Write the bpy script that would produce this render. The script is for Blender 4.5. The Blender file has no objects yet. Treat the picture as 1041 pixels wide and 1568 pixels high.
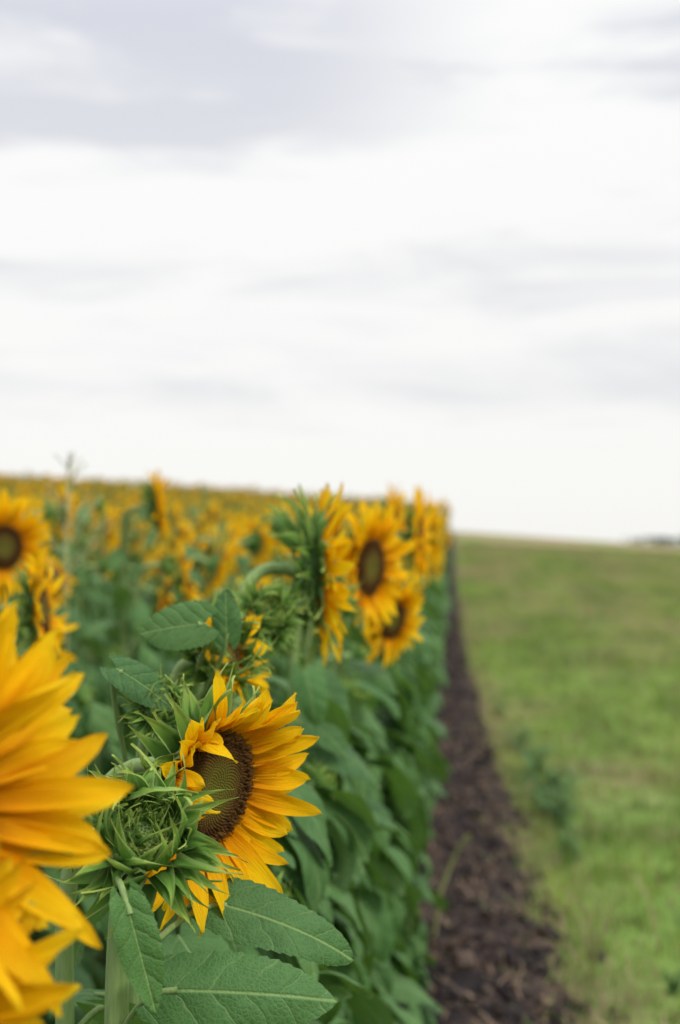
import bpy, math, random
import numpy as np
from mathutils import Vector, noise, Matrix
rad=math.radians
scene=bpy.context.scene
random.seed(7)
# ------------------------------------------------------------ terrain
def ss(a,b,x):
    t=max(0.0,min(1.0,(x-a)/(b-a))); return t*t*(3-2*t)
def ground_z(x,y):
    s=ss(2,15,y)
    xe=40*math.tanh(x/40.0)
    z=-0.035*xe*s
    if x<0: z+=-0.045*xe*s
    if x>0: z+=-0.035*xe*ss(30,90,y)
    z+=2.55*ss(8,95,y)
    if y>90: z-=6.6*ss(92,260,y)
    if x>0: z+=0.04*noise.noise(Vector((x*0.3,y*0.15,0)))*ss(3,10,y)*min(1,x)
    return z
# ------------------------------------------------------------ materials
def newmat(name):
    m=bpy.data.materials.new(name); m.use_nodes=True
    nt=m.node_tree; nt.nodes.clear()
    return m,nt
class NT:
    def __init__(s,nt): s.nt=nt
    def n(s,typ,**kw):
        nd=s.nt.nodes.new(typ)
        return nd
    def set(s,nd,key,v):
        if isinstance(v,bpy.types.NodeSocket): s.nt.links.new(v,nd.inputs[key])
        else: nd.inputs[key].default_value=v
    def math(s,op,a,b=None,c=None,clamp=False):
        nd=s.nt.nodes.new('ShaderNodeMath'); nd.operation=op; nd.use_clamp=clamp
        s.set(nd,0,a)
        if b is not None: s.set(nd,1,b)
        if c is not None: s.set(nd,2,c)
        return nd.outputs[0]
    def ramp(s,f,stops,interp='LINEAR'):
        nd=s.nt.nodes.new('ShaderNodeValToRGB'); nd.color_ramp.interpolation=interp
        el=nd.color_ramp.elements
        while len(el)<len(stops): el.new(0.5)
        for e,(p,c) in zip(el,stops):
            e.position=p
            e.color=(c,c,c,1) if isinstance(c,(int,float)) else (*c,1)
        s.set(nd,0,f); return nd.outputs[0]
    def mix(s,f,a,b,blend='MIX'):
        nd=s.nt.nodes.new('ShaderNodeMix'); nd.data_type='RGBA'; nd.blend_type=blend
        for k,v in ((0,f),(6,a),(7,b)):
            if isinstance(v,tuple) and len(v)==3: v=(*v,1)
            s.set(nd,k,v)
        return nd.outputs[2]
    def noise(s,vec,scale,detail=3,rough=0.55,dist=0.0):
        nd=s.n('ShaderNodeTexNoise'); nd.inputs['Scale'].default_value=scale
        nd.inputs['Detail'].default_value=detail; nd.inputs['Roughness'].default_value=rough
        nd.inputs['Distortion'].default_value=dist
        if vec is not None: s.nt.links.new(vec,nd.inputs['Vector'])
        return nd.outputs[0]
    def comb(s,x,y,z):
        nd=s.n('ShaderNodeCombineXYZ'); s.set(nd,0,x);s.set(nd,1,y);s.set(nd,2,z); return nd.outputs[0]
    def bump(s,h,strength,dist):
        nd=s.n('ShaderNodeBump'); nd.inputs['Strength'].default_value=strength
        nd.inputs['Distance'].default_value=dist; s.set(nd,'Height',h); return nd.outputs[0]
    def surf(s,col,rough=0.6,spec=0.3,trans=0.0,tcol=None,bump=None):
        p=s.n('ShaderNodeBsdfPrincipled'); s.set(p,'Base Color',col if not isinstance(col,tuple) else (*col,1))
        s.set(p,'Roughness',rough); s.set(p,'Specular IOR Level',spec)
        if bump is not None: s.set(p,'Normal',bump)
        out=s.n('ShaderNodeOutputMaterial')
        sh=p.outputs[0]
        if trans>0:
            t=s.n('ShaderNodeBsdfTranslucent'); tc=tcol if tcol is not None else col
            s.set(t,'Color',tc if not isinstance(tc,tuple) else (*tc,1))
            if bump is not None: s.set(t,'Normal',bump)
            mx=s.n('ShaderNodeMixShader'); mx.inputs[0].default_value=trans
            s.nt.links.new(sh,mx.inputs[1]); s.nt.links.new(t.outputs[0],mx.inputs[2]); sh=mx.outputs[0]
        s.nt.links.new(sh,out.inputs[0])
def uvrnd(N):
    uv=N.n('ShaderNodeUVMap').outputs[0]
    sp=N.n('ShaderNodeSeparateXYZ'); N.set(sp,0,uv)
    at=N.n('ShaderNodeAttribute'); at.attribute_name='rnd'
    return sp.outputs[0],sp.outputs[1],at.outputs['Fac']
def mat_petal():
    m,nt=newmat('petal_yellow'); N=NT(nt); u,v,r=uvrnd(N)
    st=N.noise(N.comb(N.math('MULTIPLY',u,1.5),N.math('MULTIPLY',v,14.0),N.math('MULTIPLY',r,60.0)),1.0,3)
    base=N.ramp(u,[(0.0,(0.64,0.20,0.001)),(0.25,(0.88,0.40,0.002)),(0.6,(0.95,0.58,0.004)),(1.0,(0.95,0.65,0.014))])
    var=N.ramp(r,[(0.0,(0.87,0.80,0.6)),(0.5,(1,1,1)),(1.0,(1.0,1.10,1.3))])
    c=N.mix(1.0,base,var,'MULTIPLY')
    c=N.mix(N.math('MULTIPLY',N.ramp(st,[(0.35,1.0),(0.6,0.0)]),0.40),c,(0.72,0.29,0.001))
    N.surf(c,0.6,0.08,0.42,c,N.bump(st,0.8,0.003)); return m
def mat_disc():
    m,nt=newmat('seed_disc'); N=NT(nt); u,v,r=uvrnd(N)
    c=N.ramp(u,[(0.0,(0.12,0.13,0.022)),(0.35,(0.11,0.10,0.018)),(0.55,(0.085,0.055,0.013)),(0.68,(0.050,0.022,0.008)),(0.88,(0.040,0.013,0.005)),(0.96,(0.12,0.048,0.006)),(1.0,(0.30,0.12,0.006))])
    c=N.mix(N.math('MULTIPLY',N.math('MULTIPLY',r,v),0.45),c,(0.24,0.12,0.02))
    N.surf(c,0.75,0.12); return m
def mat_bract():
    m,nt=newmat('bract_green'); N=NT(nt); u,v,r=uvrnd(N)
    st=N.noise(N.comb(N.math('MULTIPLY',u,2.0),N.math('MULTIPLY',v,9.0),N.math('MULTIPLY',r,60.0)),1.0,2)
    c=N.ramp(u,[(0.0,(0.06,0.15,0.025)),(0.45,(0.15,0.30,0.045)),(1.0,(0.46,0.54,0.10))])
    e=N.math('MULTIPLY',N.math('ABSOLUTE',N.math('SUBTRACT',v,0.5)),2.0)
    c=N.mix(N.ramp(e,[(0.65,0.0),(1.0,0.6)]),c,(0.46,0.58,0.22))
    c=N.mix(N.math('MULTIPLY',st,0.4),c,(0.05,0.13,0.03))
    N.surf(c,0.6,0.2,0.25,None,N.bump(st,0.4,0.002)); return m
def mat_stem():
    m,nt=newmat('stem_green'); N=NT(nt)
    tc=N.n('ShaderNodeTexCoord'); mp=N.n('ShaderNodeMapping'); mp.inputs['Scale'].default_value=(1,1,0.12)
    N.set(mp,0,tc.outputs['Object'])
    st=N.noise(mp.outputs[0],240.0,3)
    c=N.mix(st,(0.11,0.20,0.05),(0.28,0.38,0.15))
    N.surf(c,0.6,0.2,0.08,None,N.bump(st,0.5,0.002)); return m
def mat_leaf():
    m,nt=newmat('leaf_green'); N=NT(nt); u,v,r=uvrnd(N)
    lat=N.math('ABSOLUTE',N.math('SUBTRACT',v,0.5))
    wob=N.noise(N.comb(N.math('MULTIPLY',u,4.0),N.math('MULTIPLY',v,4.0),N.math('MULTIPLY',r,50.0)),1.0,2)
    k=N.math('FRACT',N.math('ADD',N.math('SUBTRACT',N.math('MULTIPLY',u,4.6),N.math('MULTIPLY',lat,4.2)),N.math('MULTIPLY',wob,0.9)))
    dv=N.math('ABSOLUTE',N.math('SUBTRACT',k,0.5))
    side=N.ramp(dv,[(0.0,1.0),(0.018,0.6),(0.05,0.0)])
    mid=N.ramp(lat,[(0.0,1.0),(0.006,0.9),(0.013,0.0)])
    vein=N.math('MAXIMUM',N.math('MULTIPLY',side,0.5),mid)
    pil=N.ramp(dv,[(0.0,0.0),(0.25,0.7),(0.5,1.0)],'EASE')
    vo=N.n('ShaderNodeTexVoronoi'); vo.feature='DISTANCE_TO_EDGE'; vo.inputs['Scale'].default_value=1.0
    N.set(vo,'Vector',N.comb(N.math('MULTIPLY',u,34.0),N.math('MULTIPLY',v,34.0),N.math('MULTIPLY',r,30.0)))
    cell=N.ramp(vo.outputs[0],[(0.0,0.0),(0.25,1.0)])
    ns=N.noise(N.comb(N.math('MULTIPLY',u,4.0),N.math('MULTIPLY',v,4.0),N.math('MULTIPLY',r,50.0)),1.0,5,.65)
    r2=N.math('FRACT',N.math('MULTIPLY',r,7.3))
    c=N.mix(r,(0.015,0.060,0.022),(0.062,0.155,0.038))
    c=N.mix(N.math('MULTIPLY',r2,0.45),c,(0.100,0.180,0.045))
    c=N.mix(N.ramp(ns,[(0.35,0.0),(0.7,0.65)]),c,(0.078,0.175,0.050))
    c=N.mix(N.math('MULTIPLY',N.math('SUBTRACT',1.0,cell),0.25),c,(0.12,0.22,0.09))
    c=N.mix(N.math('MULTIPLY',vein,0.6),c,(0.25,0.37,0.14))
    spots=N.ramp(N.noise(N.comb(N.math('MULTIPLY',u,16.0),N.math('MULTIPLY',v,16.0),N.math('MULTIPLY',r,90.0)),1.0,3),[(0.70,0.0),(0.78,0.6)])
    c=N.mix(spots,c,(0.20,0.17,0.06))
    geo=N.n('ShaderNodeNewGeometry')
    c=N.mix(N.math('MULTIPLY',geo.outputs['Backfacing'],0.4),c,(0.16,0.24,0.11))
    h=N.math('ADD',N.math('SUBTRACT',N.math('ADD',N.math('MULTIPLY',cell,0.25),N.math('MULTIPLY',ns,1.2)),vein),N.math('MULTIPLY',pil,0.8))
    tcn=N.mix(1.0,c,(1.4,1.7,0.5),'MULTIPLY')
    N.surf(c,0.55,0.15,0.17,tcn,N.bump(h,0.6,0.003)); return m
PET,DISC,BRA,STE,LEA=range(5)
MATS=[mat_petal(),mat_disc(),mat_bract(),mat_stem(),mat_leaf()]
PART=['ray_petals','seed_disc','bracts','stem','leaves']
# ------------------------------------------------------------ builder
class B:
    def __init__(s): s.v=[];s.f=[];s.uv=[];s.r=[];s.m=[]
    def grid(s,rows,uvs,mat,rnd,close=False):
        b=len(s.v); nr=len(rows); nc=len(rows[0])
        for row,ur in zip(rows,uvs):
            for p,q in zip(row,ur): s.v.append(tuple(p)); s.uv.append(q); s.r.append(rnd)
        for i in range(nr-1):
            for j in range(nc if close else nc-1):
                j2=(j+1)%nc
                s.f.append((b+i*nc+j,b+i*nc+j2,b+(i+1)*nc+j2,b+(i+1)*nc+j)); s.m.append(mat)
    def mesh(s,name,mats,only=None):
        if only is None: V,F,UV,R,M=s.v,s.f,s.uv,s.r,s.m
        else:
            used={};V=[];UV=[];R=[];F=[];M=[]
            for f,m in zip(s.f,s.m):
                if m!=only: continue
                g=[]
                for i in f:
                    if i not in used:
                        used[i]=len(V);V.append(s.v[i]);UV.append(s.uv[i]);R.append(s.r[i])
                    g.append(used[i])
                F.append(g);M.append(0)
            if not F: return None
        me=bpy.data.meshes.new(name); me.from_pydata(V,[],F)
        for m in mats: me.materials.append(m)
        me.polygons.foreach_set('material_index',M)
        me.polygons.foreach_set('use_smooth',[True]*len(F))
        ul=me.uv_layers.new(name='UVMap')
        li=np.zeros(len(me.loops),dtype=np.int32); me.loops.foreach_get('vertex_index',li)
        ul.data.foreach_set('uv',np.array(UV,dtype=np.float32)[li].ravel())
        a=me.attributes.new('rnd','FLOAT','POINT'); a.data.foreach_set('value',np.array(R,dtype=np.float32))
        me.update(); return me
def link(ob,parent=None):
    scene.collection.objects.link(ob)
    if parent: ob.parent=parent
    return ob
def empty(name):
    e=bpy.data.objects.new(name,None); e.empty_display_size=0.1; return link(e)
def frame(n):
    n=n.normalized(); up=Vector((0,0,1))
    if abs(n.z)>0.97: up=Vector((0,1,0))
    X=up.cross(n).normalized(); return X,n.cross(X),n
def tube(b,pts,rs,mat,seg=8,rnd=0.5):
    rows=[];uvs=[]
    ref=Vector((1,0.1,0.05))
    for i,p in enumerate(pts):
        t=(pts[min(i+1,len(pts)-1)]-pts[max(i-1,0)]).normalized()
        if i==0:
            if abs(t.dot(ref.normalized()))>0.9: ref=Vector((0,0.2,1))
            a=(ref-t*ref.dot(t)).normalized()
        else: a=(a-t*a.dot(t)).normalized()
        c=t.cross(a)
        rows.append([p+(a*math.cos(2*math.pi*k/seg)+c*math.sin(2*math.pi*k/seg))*rs[i] for k in range(seg)])
        uvs.append([(i/len(pts),k/seg) for k in range(seg)])
    b.grid(rows,uvs,mat,rnd,True)
def bez(a,b_,c,d,n):
    return [a*(1-t)**3+b_*3*t*(1-t)**2+c*3*t*t*(1-t)+d*t**3 for t in [i/n for i in range(n+1)]]
def petal(b,C,fr,az,r0,z0,L,W,lift,curl,twist,bend,mat,rng,nt=8,cols=5,shape=0,cup=0.25):
    X,Y,Z=fr; ra=X*math.cos(az)+Y*math.sin(az); ta=-X*math.sin(az)+Y*math.cos(az)
    r=r0;z=z0; rows=[];uvs=[]; rr=rng.random(); ph=rng.random()*6
    for i in range(nt+1):
        t=i/nt; a=lift+curl*t
        if i: r+=math.cos(a)*L/nt; z+=math.sin(a)*L/nt
        if shape==0: w=W*1.62*((t+0.06)**0.5)*((1-t)**0.60) if t<1 else 0.0
        else: w=W*1.1*((t+0.6)**0.4)*((1-t)**1.7+0.10*(1-t)) if t<1 else 0.0
        w=max(w,W*0.03)
        c=C+ra*r+Z*z+ta*(bend*t*t*L)
        nn=Z*math.cos(a)-ra*math.sin(a); tw=twist*t
        row=[];ur=[]
        for j in range(cols):
            v=-1+2*j/(cols-1)
            off=ta*math.cos(tw)+nn*math.sin(tw); nr=nn*math.cos(tw)-ta*math.sin(tw)
            wv=0.12*math.sin(t*8+ph+v*2.2)*W
            ridge=0.14*W*math.cos(v*math.pi*2) if cols>=5 else 0
            row.append(c+off*(v*w)+nr*(cup*w*v*v+wv+ridge*(1-t)*1.2)); ur.append((t,v*0.5+0.5))
        rows.append(row);uvs.append(ur)
    b.grid(rows,uvs,mat,rr)
def leaf(b,P,D,N,L,W,droop,fold,rng,nt=7,cols=5,wave=0.03,serr=0.0,lobe=0.22,tw=0.0):
    D=D.normalized(); N=(N-D*N.dot(D)).normalized(); S=D.cross(N)
    c=Vector(P); rows=[];uvs=[]; rr=rng.random(); ph=rng.random()*6
    for i in range(nt+1):
        t=i/nt; a=-droop*t**1.2
        T=D*math.cos(a)+N*math.sin(a); n=N*math.cos(a)-D*math.sin(a)
        if i: c=c+T*(L/nt)
        w=W*1.24*((t+0.012)**0.36)*(max(0,1-t)**0.68)
        w=max(w,0.0008)
        row=[];ur=[]
        s2=S*math.cos(tw*t)+n*math.sin(tw*t); n2=n*math.cos(tw*t)-S*math.sin(tw*t)
        for j in range(cols):
            v=-1+2*j/(cols-1); av=abs(v)
            ww=w
            if serr and av>0.99: ww=w*(1+serr*(((t*15+ (0.3 if v>0 else 0))%1)-0.5))
            back=lobe*L*(av**1.4)*(1-t)**3
            z=fold*av*w+wave*L*math.sin(t*9+ph+v*1.5)*av*0.8-0.14*w*av**3
            z+=0.004*L*math.cos((t*4.6-av*w/L*4.2)*2*math.pi)*(av*(1-av)*3)*(1 if cols>7 else 0)
            row.append(c+s2*(v*ww)+n2*z-T*back); ur.append((t-back/L,0.5+v*ww/L))
        rows.append(row);uvs.append(ur)
    b.grid(rows,uvs,LEA,rr)
def bowl(b,C,fr,R,depth,rs,seg=20,mat=BRA):
    X,Y,Z=fr; rows=[];uvs=[]
    for k in range(7):
        t=k/6; r=R*math.cos(t*1.35)**0.8*(1-t)+rs*t+R*0.12*math.sin(t*3.1); z=-depth*t**1.1
        rows.append([C+(X*math.cos(2*math.pi*j/seg)+Y*math.sin(2*math.pi*j/seg))*r+Z*z for j in range(seg)])
        uvs.append([(0.1,0.5)]*seg)
    b.grid(rows,uvs,mat,0.5,True)
def disc(b,C,fr,R,nf,rng,seg=24,mat=DISC):
    X,Y,Z=fr
    def dz(q): return R*(0.20*(1-q*q)-0.10*math.exp(-(q/0.35)**2))
    rows=[];uvs=[]
    for k in range(8):
        q=max(0.01,k/7); 
        rows.append([C+(X*math.cos(2*math.pi*j/seg)+Y*math.sin(2*math.pi*j/seg))*R*q+Z*dz(q) for j in range(seg)])
        uvs.append([(q,0.0)]*seg)
    b.grid(rows,uvs,mat,0.5,True)
    for i in range(nf):
        q=math.sqrt((i+0.5)/nf); a=i*2.399963
        s=R*0.9/math.sqrt(nf); rd=X*math.cos(a)+Y*math.sin(a); tn=-X*math.sin(a)+Y*math.cos(a)
        base=C+rd*R*q+Z*dz(q)
        if q<0.62: h=s*0.9; top=0.6
        elif q<0.8: h=s*2.0; top=0.5
        else: h=s*4.6*rng.uniform(0.4,1.3); top=0.75
        tilt=rd*h*(0.35 if q>0.75 else -0.1)+tn*rng.uniform(-.5,.5)*h*(1 if q>.7 else .2)
        if nf<150: h*=0.6
        p0=[base+(rd*math.cos(g)+tn*math.sin(g))*s*0.9 for g in (0,1.257,2.513,3.77,5.03)]
        p1=[base+Z*h+tilt+(rd*math.cos(g)+tn*math.sin(g))*s*top for g in (0,1.257,2.513,3.77,5.03)]
        p2=[base+Z*h*0.85+tilt for g in range(5)]
        rr=rng.random()
        b.grid([p0,p1,p2],[[(q,0)]*5,[(q,1)]*5,[(q,0.3)]*5],mat,rr,True)
def head(b,C,n,R,L,rng,det=2,kind='open',curled=(),liftm=0.42,npet=None,spread=0.13,pw=1.0,toplift=0.0,brs=1.0):
    fr=frame(n); d=det
    nt,cols=((10,5) if d==2 else (5,3))
    if kind=='open':
        bowl(b,C,fr,R*1.02,R*0.55,0.012,24 if d==2 else 10)
        disc(b,C,fr,R,(1300 if d==2 else 60),rng,30 if d==2 else 10)
        np_=npet or (42 if d==2 else 24)
        for i in range(np_):
            lay=i%2; az=2*math.pi*i/np_+rng.uniform(-.09,.09)
            lf=liftm+rng.gauss(0,spread)-0.16*lay; cu=rng.uniform(-0.75,0.2); LL=L*rng.uniform(0.78,1.1); tw=rng.gauss(0,0.32)
            tl=toplift*max(0,math.sin(az)); lf+=tl*1.0; LL*=1-0.45*tl
            for ca,cw in curled:
                if abs((az-ca+math.pi)%(2*math.pi)-math.pi)<cw:
                    lf=rng.uniform(0.9,1.35); cu=rng.uniform(0.5,1.6); tw=rng.gauss(0,1.0); LL*=rng.uniform(.5,.8)
            petal(b,C,fr,az,R*0.97,-0.002-0.003*lay,LL,L*rng.uniform(0.14,0.19)*pw*(1 if d==2 else 1.25),lf,cu,tw,rng.gauss(0,0.12),PET,rng,nt,cols)
        nb=(17 if d==2 else 9)
        for ring in range(3 if d==2 else 2):
            for i in range(nb):
                az=2*math.pi*(i+0.5*ring)/nb+rng.uniform(-.1,.1)
                petal(b,C,fr,az,R*(1.02-0.12*ring),-R*(0.10+0.16*ring),R*brs*rng.uniform(0.8,1.25),R*0.24*brs,rng.uniform(-0.1,0.5)-0.25*ring,rng.uniform(-1.1,0.6),rng.gauss(0,.3),rng.gauss(0,.2),BRA,rng,max(4,nt-2),cols,1)
    else: # bud
        half = kind=='half'
        bowl(b,C,fr,R*1.02,R*0.75,0.011,20)
        disc(b,C+fr[2]*R*(0.05 if half else -.05),fr,R*0.6,140 if d==2 else 30,rng,16,DISC if half else BRA)
        if half:
            for i in range(26):
                az=2*math.pi*i/26+rng.uniform(-.12,.12)
                petal(b,C,fr,az,R*0.9,0,L*rng.uniform(.6,1.0),L*0.16,rng.uniform(0.3,1.1),rng.uniform(-.6,.5),rng.gauss(0,.5),rng.gauss(0,.2),PET,rng,7,5)
        else:
            for lay in range(4 if d==2 else 1):
              for i in range(18):
                az=2*math.pi*i/18+rng.uniform(-.2,.2)+lay
                petal(b,C,fr,az,R*(0.85-.2*lay),0.0,R*rng.uniform(.6,1.15),R*0.09,rng.uniform(1.0,1.4),rng.uniform(0.2,1.5),rng.gauss(0,.9),rng.gauss(0,.5),BRA,rng,6,3,1)
        nb=15 if d==2 else 9
        for ring in range(6 if d==2 else 3):
            for i in range(nb):
                az=2*math.pi*(i+0.5*ring)/nb+rng.uniform(-.2,.2)
                lf=1.30-0.30*ring+rng.gauss(0,.16)
                if ring<2: cu=rng.uniform(0.5,1.3)
                else: cu=rng.uniform(0.2,0.9)-rng.random()*0.3*ring-(1.9*rng.random() if rng.random()<0.5 else 0)
                petal(b,C,fr,az,R*(1.0+0.02*ring),-R*(0.02+0.14*ring),R*rng.uniform(1.1,1.8),R*0.30,lf,cu,rng.gauss(0,.6),rng.gauss(0,.4),BRA,rng,10 if d==2 else 5,5 if d==2 else 3,1,0.45)
def stem_leaves(b,base,C,n,R,rng,det=2,nl=14,bias=None,lmax=0.22,rs=0.011,zlo=0.25,ztop=None,kind='open',droopm=1.7,neck=.10,pb=.6,dz=(-.8,.1)):
    n=n.normalized(); E=C-n*R*(0.5 if kind=='open' else 0.7)
    A=Vector((base[0],base[1],E.z-0.20)); gz=ground_z(base[0],base[1])
    lo=[Vector((base[0]+0.006*math.sin(k*1.3+base[1]*9),base[1]+0.006*math.cos(k*1.7),gz-0.02+(A.z-gz+0.02)*k/6)) for k in range(6)]
    up=bez(A,A+Vector((0,0,0.17)),E-n*neck+Vector((0,0,0.03)),E+n*0.004,10 if det==2 else 6)
    pts=lo+up
    rr=[rs*(1.15-0.35*i/len(pts)) for i in range(len(pts))]; rr[-1]*=1.2
    tube(b,pts,rr,STE,10 if det==2 else 5)
    ztop=ztop or (A.z+0.03)
    for k in range(nl):
        f=k/(nl-1); z=gz+zlo+(ztop-gz-zlo)*f; az=k*2.4+rng.uniform(-.3,.3)
        if bias is not None and rng.random()<pb: az=bias+rng.gauss(0,0.7)
        P=Vector((base[0],base[1],z)); h=Vector((math.cos(az),math.sin(az),0))
        ll=lmax*rng.uniform(0.6,1.1)*(1-0.35*f)*(0.8 if f<0.15 else 1); pl=ll*rng.uniform(0.35,0.55)
        Q=P+h*pl*0.85+Vector((0,0,pl*rng.uniform(0.2,0.7)))
        tube(b,bez(P,P+h*pl*0.3+Vector((0,0,pl*0.15)),Q-h*pl*0.3,Q,5),[rs*0.42]*6,STE,5)
        D=h+Vector((rng.gauss(0,.25),rng.gauss(0,.25),rng.uniform(*dz)))
        N=Vector((0,0,1))+Vector((rng.gauss(0,.35),rng.gauss(0,.35),0))+h*0.3
        if det==2: leaf(b,Q,D,N,ll,ll*0.44,rng.uniform(0.6,1.3)*droopm*0.6,rng.uniform(-.1,.3),rng,24,9,0.035,0.07,0.22,rng.gauss(0,.4))
        else: leaf(b,Q,D,N,ll,ll*rng.uniform(.40,.49),rng.uniform(0.5,1.4)*droopm*0.6,rng.uniform(-.2,.45),rng,20 if det==1.5 else 6,9 if det==1.5 else 5,0.045,0.06 if det==1.5 else 0,0.22,rng.gauss(0,.5))
def finish_hero(b,name='sunflower'):
    e=empty(name)
    for i,p in enumerate(PART):
        me=b.mesh(p,[MATS[i]],only=i)
        if me: link(bpy.data.objects.new(p,me),e)
    return e
def V(*a): return Vector(a)
def hero(C,n,base,R,L,kind='open',seed=0,nl=12,bias=0.0,zlo=0.2,ztop=None,lmax=.22,rs=.011,extra=(),neck=.10,**kw):
    rng=random.Random(seed); b=B(); C=V(*C); n=V(*n).normalized()
    head(b,C,n,R,L,rng,2,kind,**kw)
    if nl>0: stem_leaves(b,base,C,n,R,rng,2,nl,bias,lmax,rs,zlo,ztop,kind,neck=neck,pb=.75)
    for (P,D,N,LL,WW,dr,fo,org) in extra:
        P=V(*P); D=V(*D); org=V(*org)
        leaf(b,P,D,V(*N),LL,WW,dr,fo,rng,60,13,0.026,0.08,0.20)
        tube(b,bez(org,org+(P-org)*0.3+V(0,0,.01),P-D.normalized()*0.03,P+D.normalized()*0.01,8),[0.0035]*9,STE,8)
    finish_hero(b)
# main flower (focus)
hero((-.272,1.60,1.228),(.85,-.51,-.17),(-.455,1.66),.068,.098,'open',11,nl=9,bias=0.3,zlo=.15,ztop=.92,
     curled=((math.pi*0.97,0.30),(math.pi*0.68,0.13)),npet=66,pw=.98,toplift=.6,spread=.16)
# opening bud in front with the serrated foreground leaves
hero((-.311,1.43,1.212),(.28,-.72,.62),(-.345,1.46),.040,.0,'bud',12,nl=7,bias=2.6,zlo=.2,ztop=.85,lmax=.2,rs=.0125,
     extra=[((-.283,1.42,1.056),(1.0,-.05,.03),(-.05,-.85,.5),.172,.068,.50,-.10,(-.345,1.46,.99)),
            ((-.262,1.60,1.098),(.93,-.03,-.20),(.1,-.68,.7),.172,.060,.65,.12,(-.345,1.46,1.05)),
            ((-.308,1.345,1.160),(.30,-.05,-1.0),(.45,-.85,.1),.105,.034,.1,.35,(-.345,1.44,1.16))])
# near blurred flowers at the left
hero((-.350,.93,1.320),(.93,-.36,.02),(-.49,.97),.058,.114,'open',13,nl=6,bias=3.0,zlo=.2,ztop=.85,npet=88,pw=.84,spread=.26,brs=1.4)
hero((-.366,.90,1.185),(.85,-.5,-.15),(-.52,.88),.045,.10,'open',33,nl=4,bias=3.1,zlo=.2,ztop=.8,npet=72,pw=.9,spread=.22)
# small bud, half-open head, further bud
hero((-.353,1.74,1.302),(.3,-.6,.5),(-.40,1.80),.022,.0,'bud',14,nl=9,bias=3.0,zlo=.2,ztop=1.15,rs=.008,
     extra=[((-.408,1.72,1.352),(.8,0,-.45),(.2,-.8,.6),.09,.038,.5,.1,(-.40,1.80,1.15))])
hero((-.315,1.98,1.350),(.75,-.45,.30),(-.39,2.02),.036,.060,'half',15,nl=14,bias=0.0,zlo=.2,ztop=1.12,
     extra=[((-.325,1.87,1.400),(-1,0,-.12),(.1,-.9,.4),.092,.054,.3,.1,(-.39,2.02,1.25)),
            ((-.300,1.90,1.375),(-.05,.1,1),(.1,-.95,.1),.07,.032,.2,.2,(-.39,2.02,1.22))])
hero((-.290,2.285,1.395),(.5,-.6,.4),(-.37,2.31),.030,.0,'bud',16,nl=16,bias=0.0,zlo=.2,ztop=1.2)
# heads facing right across the track
hero((-.245,2.59,1.455),(.97,.24,.0),(-.38,2.50),.074,.100,'open',17,nl=16,bias=-.1,zlo=.15,ztop=1.2,neck=.09,rs=.013,npet=54,brs=1.15,liftm=.6)
hero((-.195,3.40,1.452),(.93,-.42,-.10),(-.34,3.45),.068,.105,'open',18,nl=16,bias=0,zlo=.15,npet=62,pw=1.0,spread=.2)
hero((-.150,3.62,1.315),(.80,-.60,-.2),(-.30,3.68),.048,.078,'open',19,nl=16,bias=0,zlo=.15)
hero((-.103,4.50,1.53),(.97,-.10,0),(-.28,4.55),.062,.105,'open',20,nl=15,bias=0,zlo=.15)
hero((-.206,5.0,1.57),(.95,-.25,0),(-.34,5.0),.060,.10,'open',21,nl=15,bias=0,zlo=.15)
hero((-.08,5.9,1.56),(.97,.1,0),(-.25,5.9),.060,.10,'open',22,nl=15,bias=0,zlo=.15)
# second row
hero((-1.255,3.92,1.50),(.80,-.60,-.05),(-1.38,4.0),.062,.10,'open',23,nl=16,bias=None,npet=54)
hero((-.86,2.94,1.37),(.9,.1,.1),(-1.0,3.0),.055,.085,'open',24,nl=16,bias=None)
hero((-1.03,5.94,1.42),(.70,-.7,-.1),(-1.12,6.05),.048,.085,'open',25,nl=14,bias=None)
hero((-1.03,4.94,1.64),(.95,.3,.15),(-1.16,4.98),.055,.09,'open',26,nl=16,bias=None)
# ------------------------------------------------------------ field variants
variants=[]; leafy=[]
for i in range(12):
    rng=random.Random(100+i); b=B()
    H=rng.uniform(1.28,1.50); a=rng.uniform(0.1,1.45)
    n=V(.78*math.cos(a)+.6*math.sin(a),-.6*math.cos(a)+.78*math.sin(a),rng.uniform(-.45,.2)).normalized()
    C=V(0.10,-0.03,H)
    kind='open' if i<8 else 'bud'
    R=rng.uniform(.042,.062) if kind=='open' else .03
    head(b,C,n,R,rng.uniform(.07,.098),rng,1,kind,spread=.22)
    stem_leaves(b,(0,0),C,n,R,rng,1,24,(0.0 if i%2 else None),.24,.011,.15,H-.05,kind)
    variants.append(b.mesh('sunflower_plant_%d'%i,MATS))
for i in range(7):
    rng=random.Random(200+i); b=B()
    C=V(0.05,-0.03,rng.uniform(1.12,1.3)); n=V(.6,-.4,.6)
    head(b,C,n,.024,.05,rng,1,'bud')
    stem_leaves(b,(0,0),C,n,.024,rng,1.5,38,-0.1,.28,.011,.10,C.z-.04,'bud',droopm=2.1,pb=.7,dz=(-1.4,.1))
    leafy.append(b.mesh('sunflower_plant_leafy_%d'%i,MATS))
field=empty('sunflower_field')
rngf=random.Random(5); cnt=0
def place(me,x,y,s,rz,zoff=0.0):
    o=bpy.data.objects.new('sunflower_plant',me); o.location=(x,y,ground_z(x,y)-0.02+zoff)
    o.rotation_euler=(rngf.gauss(0,.04),rngf.gauss(0,.04),rz); o.scale=(s,s,s*rngf.uniform(.96,1.04)); link(o,field)
y=1.95
while y<9:
    place(leafy[rngf.randrange(7)],-.33+rngf.uniform(-.07,.06),y,(0.86 if y<2.3 else .95)+rngf.uniform(-.09,.06),rngf.gauss(0,.4)); y+=rngf.uniform(.17,.27)
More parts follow.
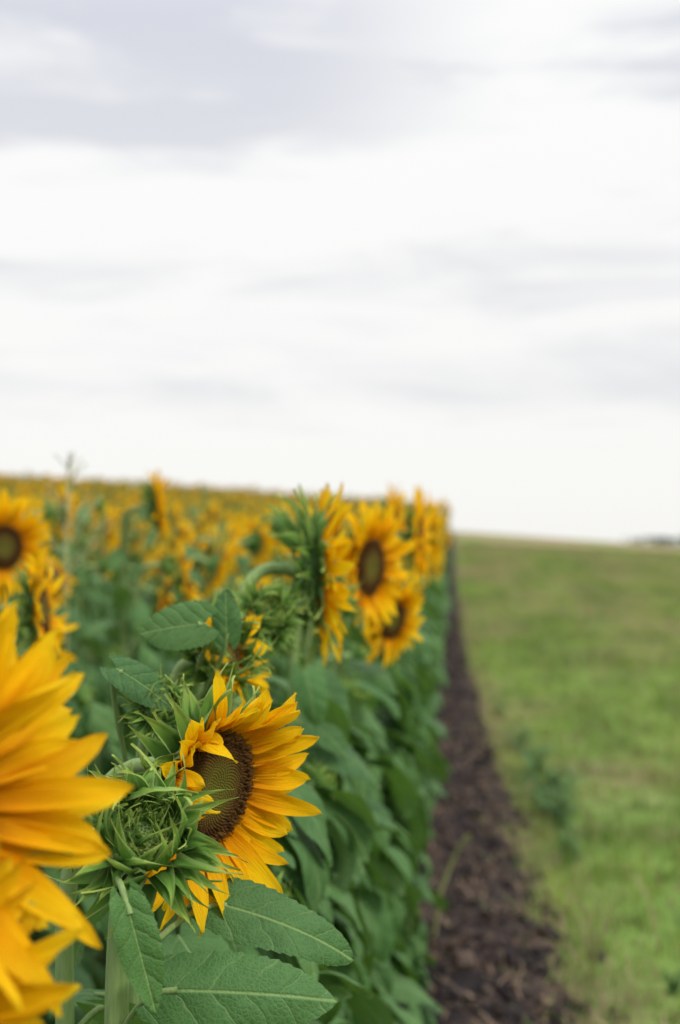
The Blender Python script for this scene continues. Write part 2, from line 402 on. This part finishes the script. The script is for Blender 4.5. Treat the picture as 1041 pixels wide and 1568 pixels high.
place(leafy[2],-.13,4.2,.36,.2)
place(leafy[5],-.16,3.5,.30,-.3)
for y in (2.95,3.2,4.0,4.25,4.8,5.35,5.6):
    place(variants[rngf.choice([8,9,10,11])],-.38+rngf.uniform(-.03,.03),y,0.92+rngf.uniform(-.04,.04),rngf.gauss(0,.3))
y=2.4
while y<7:
    place(leafy[rngf.randrange(7)],-1.05+rngf.uniform(-.05,.05),y,1.0+rngf.uniform(-.04,.06),rngf.gauss(0,1.5)); y+=rngf.uniform(.35,.5)
row=0
while True:
    x0=-0.36-0.7*row
    if x0<-30: break
    y=6.3 if row==0 else max(2.2,(-x0)/0.45-1.5)
    if row==1: y=2.3
    while y<75:
        step=0.27 if y<22 else (0.38 if y<40 else 0.7)
        y+=step*rngf.uniform(.75,1.3)
        if row==1 and any(abs(y-q)<0.14 for q in (2.95,4.0,4.97,6.0)): continue
        x=x0+rngf.gauss(0,.06)
        s=(rngf.uniform(.97,1.07) if row==0 else rngf.uniform(.93,1.11))
        if row==1 and y<4: s*=.92
        me=variants[int(rngf.random()*11.99)]
        place(me,x,y,s,rngf.gauss(0,.3)); cnt+=1
    row+=1
print('plants',cnt)
# ------------------------------------------------------------ ground
def grass_tone(N,P,sp):
    n1=N.noise(P,0.6,5); n4m=N.n('ShaderNodeMapping'); n4m.inputs['Scale'].default_value=(0.5,0.12,1); N.set(n4m,0,P)
    n4=N.noise(n4m.outputs[0],1.0,5)
    far=N.ramp(N.math('DIVIDE',sp.outputs[1],80.0),[(0.05,0.0),(0.16,0.16),(0.35,0.42),(0.8,0.95)])
    return N.math('ADD',far,N.math('MULTIPLY',N.math('SUBTRACT',N.math('ADD',N.math('MULTIPLY',n1,0.5),N.math('MULTIPLY',n4,0.5)),0.52),6.5),clamp=True)
def mat_ground():
    m,nt=newmat('field_ground'); N=NT(nt)
    g=N.n('ShaderNodeNewGeometry'); sp=N.n('ShaderNodeSeparateXYZ'); N.set(sp,0,g.outputs['Position'])
    P=g.outputs['Position']
    n2=N.noise(P,3.0,5); n3=N.noise(P,14.0,4)
    green=N.mix(n2,(0.07,0.14,0.03),(0.18,0.26,0.06))
    straw=N.mix(n3,(0.19,0.155,0.085),(0.29,0.22,0.14))
    grass=N.mix(grass_tone(N,P,sp),green,straw)
    soil=N.mix(n3,(0.014,0.012,0.013),(0.042,0.034,0.032))
    e=N.math('ADD',sp.outputs[0],N.math('MULTIPLY',N.math('SUBTRACT',n2,0.5),0.4))
    e=N.math('ADD',e,N.math('MULTIPLY',N.ramp(N.math('DIVIDE',sp.outputs[1],40.0),[(0.12,0.0),(0.5,1.0)]),0.22))
    k=N.ramp(e,[(0.31,0.0),(0.47,1.0)])
    c=N.mix(k,soil,grass)
    N.surf(c,0.95,0.05,0,None,N.bump(N.math('ADD',n3,n2),0.8,0.05)); return m
def mat_soil():
    m,nt=newmat('dark_soil'); N=NT(nt)
    g=N.n('ShaderNodeNewGeometry'); P=g.outputs['Position']
    n2=N.noise(P,4.0,6,.65); n3=N.noise(P,50.0,5)
    at=N.n('ShaderNodeAttribute'); at.attribute_name='rnd'; r=at.outputs['Fac']
    c=N.mix(n3,(0.010,0.009,0.010),(0.038,0.032,0.033))
    c=N.mix(N.ramp(n2,[(0.47,0.0),(0.70,0.75)]),c,(0.105,0.072,0.054))
    c=N.mix(N.ramp(r,[(0.8,0.0),(1.0,0.8)]),c,(0.14,0.105,0.085))
    N.surf(c,0.95,0.05,0,None,N.bump(n3,1.0,0.01)); return m
def sheet(name,xs,ys,zf,mat):
    verts=[(x,y,zf(x,y)) for y in ys for x in xs]
    nx=len(xs); faces=[(j*nx+i,j*nx+i+1,(j+1)*nx+i+1,(j+1)*nx+i) for j in range(len(ys)-1) for i in range(nx-1)]
    me=bpy.data.meshes.new(name); me.from_pydata(verts,[],faces); me.materials.append(mat)
    me.polygons.foreach_set('use_smooth',[True]*len(faces)); return link(bpy.data.objects.new(name,me))
outer=[60,90,140,220,350,600,1000,1800,3000]
xs=[-o for o in outer[::-1]]+list(np.linspace(-40,40,161))+outer
ys=[-600,-200,-60,-20]+list(np.linspace(-8,130,277))+[150,180,210,240,270,300,400,600,1000,1800,3000]
GM=mat_ground(); SM=mat_soil()
sheet('ground',xs,ys,ground_z,GM)
def edge(y): return 0.375-0.19*ss(5,21,y)+0.06*noise.noise(Vector((0.3,y*0.9,0)))+0.08*noise.noise(Vector((5,y*3.1,0)))
def soil_z(x,y):
    ed0=edge(y); e=1-ss(ed0-.08,ed0+.06,x)
    q=Vector((x,y,0))
    h=0.5+0.6*noise.noise(q*4)+0.4*noise.noise(q*13)+0.4*abs(noise.noise(q*30))
    ed=ss(-1.5,-1.3,x)
    return ground_z(x,y)-0.015+(0.022+0.06*max(0,h))*e*ed
sheet('soil_strip',list(np.linspace(-1.5,.56,95)),list(1.0+np.linspace(0,1,850)**1.4*30),soil_z,SM)
def clods():
    rng=random.Random(3); b=B()
    for i in range(4600):
        y=2.5+22*rng.random()**1.6; x=rng.uniform(-.35,edge(y)) if rng.random()<.9 else edge(y)+rng.uniform(0,.15)
        s=rng.uniform(.004,.022)*(2.3 if rng.random()<.08 else 1); c=V(x,y,soil_z(x,y)+s*.2)
        rows=[]
        for k in range(5):
            t=math.pi*k/4
            rows.append([c+V(math.sin(t)*math.cos(j*1.047),math.sin(t)*math.sin(j*1.047),math.cos(t)*.7)*s*rng.uniform(.65,1.3) for j in range(6)])
        b.grid(rows,[[(0,0)]*6]*5,0,rng.random(),True)
    me=b.mesh('soil_clods',[SM]); me.polygons.foreach_set('use_smooth',[False]*len(me.polygons))
    link(bpy.data.objects.new('soil_clods',me))
clods()
# ------------------------------------------------------------ grass
def mat_grass(dry):
    m,nt=newmat('grass_dry' if dry else 'grass_green'); N=NT(nt)
    g=N.n('ShaderNodeNewGeometry'); sp=N.n('ShaderNodeSeparateXYZ'); N.set(sp,0,g.outputs['Position'])
    at=N.n('ShaderNodeAttribute'); at.attribute_name='rnd'; r=at.outputs['Fac']
    if dry:
        c=N.mix(r,(0.20,0.12,0.08),(0.46,0.34,0.23))
    else:
        P=g.outputs['Position']; n2=N.noise(P,1.3,5,.6); n5=N.noise(P,0.5,3)
        f=grass_tone(N,P,sp)
        c=N.mix(N.ramp(n2,[(0.38,0.0),(0.60,1.0)]),(0.055,0.15,0.025),(0.26,0.37,0.065))
        c=N.mix(N.math('MULTIPLY',r,0.45),c,(0.33,0.39,0.11))
        c=N.mix(N.math('MULTIPLY',f,0.6),c,(0.38,0.31,0.18))
        c=N.mix(N.ramp(n5,[(0.40,0.4),(0.52,0.0)]),c,(0.06,0.15,0.03))
    N.surf(c,0.6,0.12,0.35,c); return m
GG=mat_grass(False); GD=mat_grass(True)
def blade(b,x,y,z,h,w,az,lean,rnd,mat=0):
    d=V(math.cos(az),math.sin(az),0); s=V(-d.y,d.x,0)*w; p=V(x,y,z)
    m=p+d*h*lean*.35+V(0,0,h*.6); t=p+d*h*lean+V(0,0,h)
    k=len(b.v)
    for q in (p-s,p+s,m-s*.8,m+s*.8,t): b.v.append(tuple(q)); b.uv.append((0,0)); b.r.append(rnd)
    b.f+= [(k,k+1,k+3,k+2),(k+2,k+3,k+4)]; b.m+=[mat,mat]
patches=[]
for i in range(5):
    rng=random.Random(50+i); b=B()
    for _ in range(160):
        cx,cy=rng.uniform(-.55,.55),rng.uniform(-.55,.55); hh=rng.uniform(.03,.09)*(2.2 if rng.random()<.15 else 1)
        q=rng.random()
        for _ in range(9):
            blade(b,cx+rng.gauss(0,.03),cy+rng.gauss(0,.03),-0.01,hh*rng.uniform(.6,1.3),rng.uniform(.0018,.004),rng.random()*6.28,rng.uniform(.1,1.0),q*.6+rng.random()*.4,0 if rng.random()<.85 else 1)
    patches.append(b.mesh('grass_patch_%d'%i,[GG,GD]))
gf=empty('grass_field'); rg=random.Random(8); y=2.0
while y<62:
    x=.93-.2*ss(5,21,y)
    while x<0.21*y+2.5:
        o=bpy.data.objects.new('grass_patch',rg.choice(patches)); X=x+rg.uniform(-.1,.12); Y=y+rg.uniform(-.15,.15)
        o.location=(X,Y,ground_z(X,Y)); o.rotation_euler=(0,0,rg.choice([0,1.57,3.14,4.71])+rg.uniform(-.1,.1)); s=rg.uniform(.9,1.1); o.scale=(s,s,s*rg.uniform(.7,1.5))
        link(o,gf); x+=1.0
    y+=1.0
b=B(); rng=random.Random(9)
for i in range(8500):
    y=2.5+28*rng.random()**1.5; x=edge(y)+.06+rng.gauss(0,.09)
    blade(b,x,y,ground_z(x,y)-.005,rng.uniform(.02,.10),rng.uniform(.0015,.004),rng.random()*6.28,rng.uniform(.3,2.2),rng.random(),1 if rng.random()<.5 else 0)
for i in range(1600):
    y=3+12*rng.random()**1.4; x=rng.uniform(-.1,.5)
    blade(b,x,y,soil_z(x,y)+.006,rng.uniform(.01,.04),rng.uniform(.0015,.004),rng.random()*6.28,rng.uniform(1,4),rng.random(),1)
link(bpy.data.objects.new('verge_grass',b.mesh('verge_grass',[GG,GD])))
# weeds on the verge
def weed(x,y,h,nl,seed):
    rng=random.Random(seed); b=B(); z=ground_z(x,y)
    for k in range(7):
        a=rng.random()*6.28; top=V(x+.45*h*math.cos(a),y+.45*h*math.sin(a),z+h*rng.uniform(.6,1))
        tube(b,bez(V(x,y,z),V(x,y,z+h*.4),top-V(0,0,.1*h),top,5),[.003]*6,STE,5)
        for j in range(nl):
            t=rng.uniform(.15,1); P=V(x,y,z).lerp(top,t); az=rng.random()*6.28
            leaf(b,P,V(math.cos(az),math.sin(az),.3),V(0,0,1),h*rng.uniform(.2,.4),h*.08,1.0,.1,rng,5,3)
    finish_hero(b,'weed')
for k,(x,y,h) in enumerate([(.55,8.4,.30),(.58,7.6,.26),(.52,9.2,.28),(.60,6.9,.18),(.50,10.5,.22),(.57,8.0,.28),(.45,12.5,.2),(.9,5.6,.10),(.75,4.9,.09)]): weed(x,y,h,11,70+k)
# bent dry stalk on the bare soil
DM,nt=newmat('dry_stalk'); N=NT(nt); g=N.n('ShaderNodeNewGeometry'); N.surf(N.mix(N.noise(g.outputs['Position'],40,4),(0.22,0.26,0.10),(0.46,0.42,0.22)),.7,.2)
b=B(); tube(b,bez(V(-.04,5.2,.25),V(.0,5.18,.36),V(.02,5.15,.42),V(.07,5.1,.48),10),[.009,.009,.009,.008,.008,.008,.007,.007,.010,.012,.006],0,7)
tube(b,bez(V(-.07,5.3,.03),V(-.06,5.25,.12),V(-.05,5.22,.19),V(-.04,5.2,.25),6),[.010]*7,0,7)
link(bpy.data.objects.new('dry_stalk',b.mesh('dry_stalk',[DM])))
# tall thin weed rising above the crop
b=B(); rng=random.Random(4); X0,Y0=-1.12,4.1
tube(b,[V(X0,Y0,0.0+.25*k) for k in range(8)],[.004-.0003*k for k in range(8)],0,5)
for k in range(26):
    z=1.35+.42*rng.random(); a=rng.random()*6.28; l=(1.85-z)*.35
    tube(b,bez(V(X0,Y0,z),V(X0+l*.4*math.cos(a),Y0+l*.4*math.sin(a),z+l*.3),V(X0+l*.7*math.cos(a),Y0+l*.7*math.sin(a),z+l*.8),V(X0+l*math.cos(a),Y0+l*math.sin(a),z+l),4),[.0018]*5,0,4)
link(bpy.data.objects.new('tall_weed',b.mesh('tall_weed',[DM])))
# distant trees
b=B(); rng=random.Random(21)
TM,nt=newmat('distant_foliage'); N=NT(nt); at=N.n('ShaderNodeAttribute'); at.attribute_name='rnd'
N.surf(N.mix(at.outputs['Fac'],(0.02,0.06,0.035),(0.05,0.11,0.05)),.8,.1)
for t in range(60):
    x=40+t*2.0+rng.uniform(-1,1); y=300+rng.uniform(-6,6); gz=ground_z(x,y); top=3.4+rng.uniform(-.2,.2)+min(.7,t*.07)
    tube(b,[V(x,y,gz-.2),V(x+.1,y,gz+2),V(x,y,top-1)],[.3,.22,.08],0,6,.1)
    for k in range(260):
        c=V(x+rng.gauss(0,1.2),y+rng.gauss(0,1.3),gz+1.0+(top-gz-1.0)*rng.random()**.7)
        s=rng.uniform(.2,.5); n=V(rng.gauss(0,1),rng.gauss(0,1),rng.gauss(0,1)).normalized(); X,Y,_=frame(n)
        b.grid([[c-X*s,c-Y*s*.8],[c+Y*s*.8,c+X*s]],[[(0,0)]*2]*2,0,rng.random())
link(bpy.data.objects.new('distant_treeline',b.mesh('distant_treeline',[TM])))
# ------------------------------------------------------------ world
w=bpy.data.worlds.new('World'); scene.world=w; w.use_nodes=True; nt=w.node_tree; nt.nodes.clear(); N=NT(nt)
el,az=rad(42),rad(120)   # sun from the right, behind camera
tc=N.n('ShaderNodeTexCoord'); D=tc.outputs['Generated']; sp=N.n('ShaderNodeSeparateXYZ'); N.set(sp,0,D)
x,y,z=sp.outputs
mp=N.n('ShaderNodeMapping'); mp.inputs['Scale'].default_value=(3.0,3.0,17.0); mp.inputs['Location'].default_value=(3.1,1.7,0.4); N.set(mp,0,D)
mp2=N.n('ShaderNodeMapping'); mp2.inputs['Scale'].default_value=(2.2,2.2,5.0); mp2.inputs['Location'].default_value=(.7,5.2,0.0); N.set(mp2,0,D)
n1=N.noise(mp.outputs[0],1.9,8,0.58,0.6); n2=N.noise(mp2.outputs[0],2.0,4,0.5)
e=N.math('ADD',z,N.math('MULTIPLY',N.math('SUBTRACT',n2,0.5),0.07))
e=N.math('ADD',e,N.math('MULTIPLY',x,-0.02))
prof=N.ramp(N.math('MULTIPLY',e,2.0),[(0.0,0.0),(0.15,0.05),(0.23,0.55),(0.29,0.30),(0.37,0.42),(0.46,0.05),(0.515,0.0),(0.58,0.80),(0.85,0.85),(1.0,0.5)],'EASE')
# the heavy upper bank thins out toward the east, leaving a bright gap
gx=N.math('ADD',x,N.math('MULTIPLY',N.math('SUBTRACT',n1,0.5),0.40))
gap=N.ramp(N.math('ADD',gx,0.5),[(0.40,1.0),(0.54,0.2),(0.58,0.25),(0.68,0.55)])
up=N.ramp(e,[(0.24,0.0),(0.27,1.0)])
prof=N.math('MULTIPLY',prof,N.math('ADD',N.math('MULTIPLY',up,N.math('SUBTRACT',gap,1.0)),1.0))
mk=N.math('ADD',prof,N.math('MULTIPLY',N.math('SUBTRACT',n1,0.5),2.1),clamp=True)
mk=N.ramp(mk,[(0.08,0.0),(0.97,1.0)],'EASE')
white=N.ramp(z,[(0.0,(0.96,0.955,0.92)),(0.1,(0.985,0.98,0.96)),(0.4,(1.02,1.02,1.01)),(0.6,(1.8,1.8,1.82)),(1.0,(2.8,2.8,2.85))])
grey=N.ramp(z,[(0.0,(0.86,0.86,0.86)),(0.2,(0.80,0.80,0.83)),(0.35,(0.71,0.73,0.80)),(0.6,(1.3,1.3,1.37)),(1.0,(2.2,2.2,2.3))])
cloud=N.mix(mk,white,grey)
sky=N.n('ShaderNodeTexSky'); sky.sky_type='NISHITA'; sky.sun_disc=False; sky.sun_elevation=el; sky.sun_rotation=az
bg1=N.n('ShaderNodeBackground'); N.set(bg1,0,sky.outputs[0]); bg1.inputs[1].default_value=0.10
bg2=N.n('ShaderNodeBackground'); N.set(bg2,0,cloud); bg2.inputs[1].default_value=1.0
mx=N.n('ShaderNodeMixShader'); mx.inputs[0].default_value=0.95
nt.links.new(bg1.outputs[0],mx.inputs[1]); nt.links.new(bg2.outputs[0],mx.inputs[2])
out=N.n('ShaderNodeOutputWorld'); nt.links.new(mx.outputs[0],out.inputs[0])
sl=bpy.data.lights.new('sun','SUN'); sl.energy=2.0; sl.angle=rad(12); sl.color=(1.0,.94,.83)
so=link(bpy.data.objects.new('sun',sl))
sd=V(math.sin(az)*math.cos(el),math.cos(az)*math.cos(el),math.sin(el)); so.rotation_euler=sd.to_track_quat('Z','Y').to_euler(); so.location=sd*30
# ------------------------------------------------------------ camera
cam=bpy.data.cameras.new('camera'); cam.sensor_fit='VERTICAL'; cam.sensor_height=36; cam.sensor_width=24; cam.lens=50
cam.clip_end=6000; cam.clip_start=.05; cam.dof.use_dof=True; cam.dof.focus_distance=1.52; cam.dof.aperture_fstop=3.4
co=link(bpy.data.objects.new('camera',cam)); co.location=(0,0,1.5); co.rotation_euler=(rad(91.42),0,rad(4.44))
scene.camera=co
scene.view_settings.view_transform='Standard'; scene.view_settings.look='None'; scene.view_settings.exposure=0
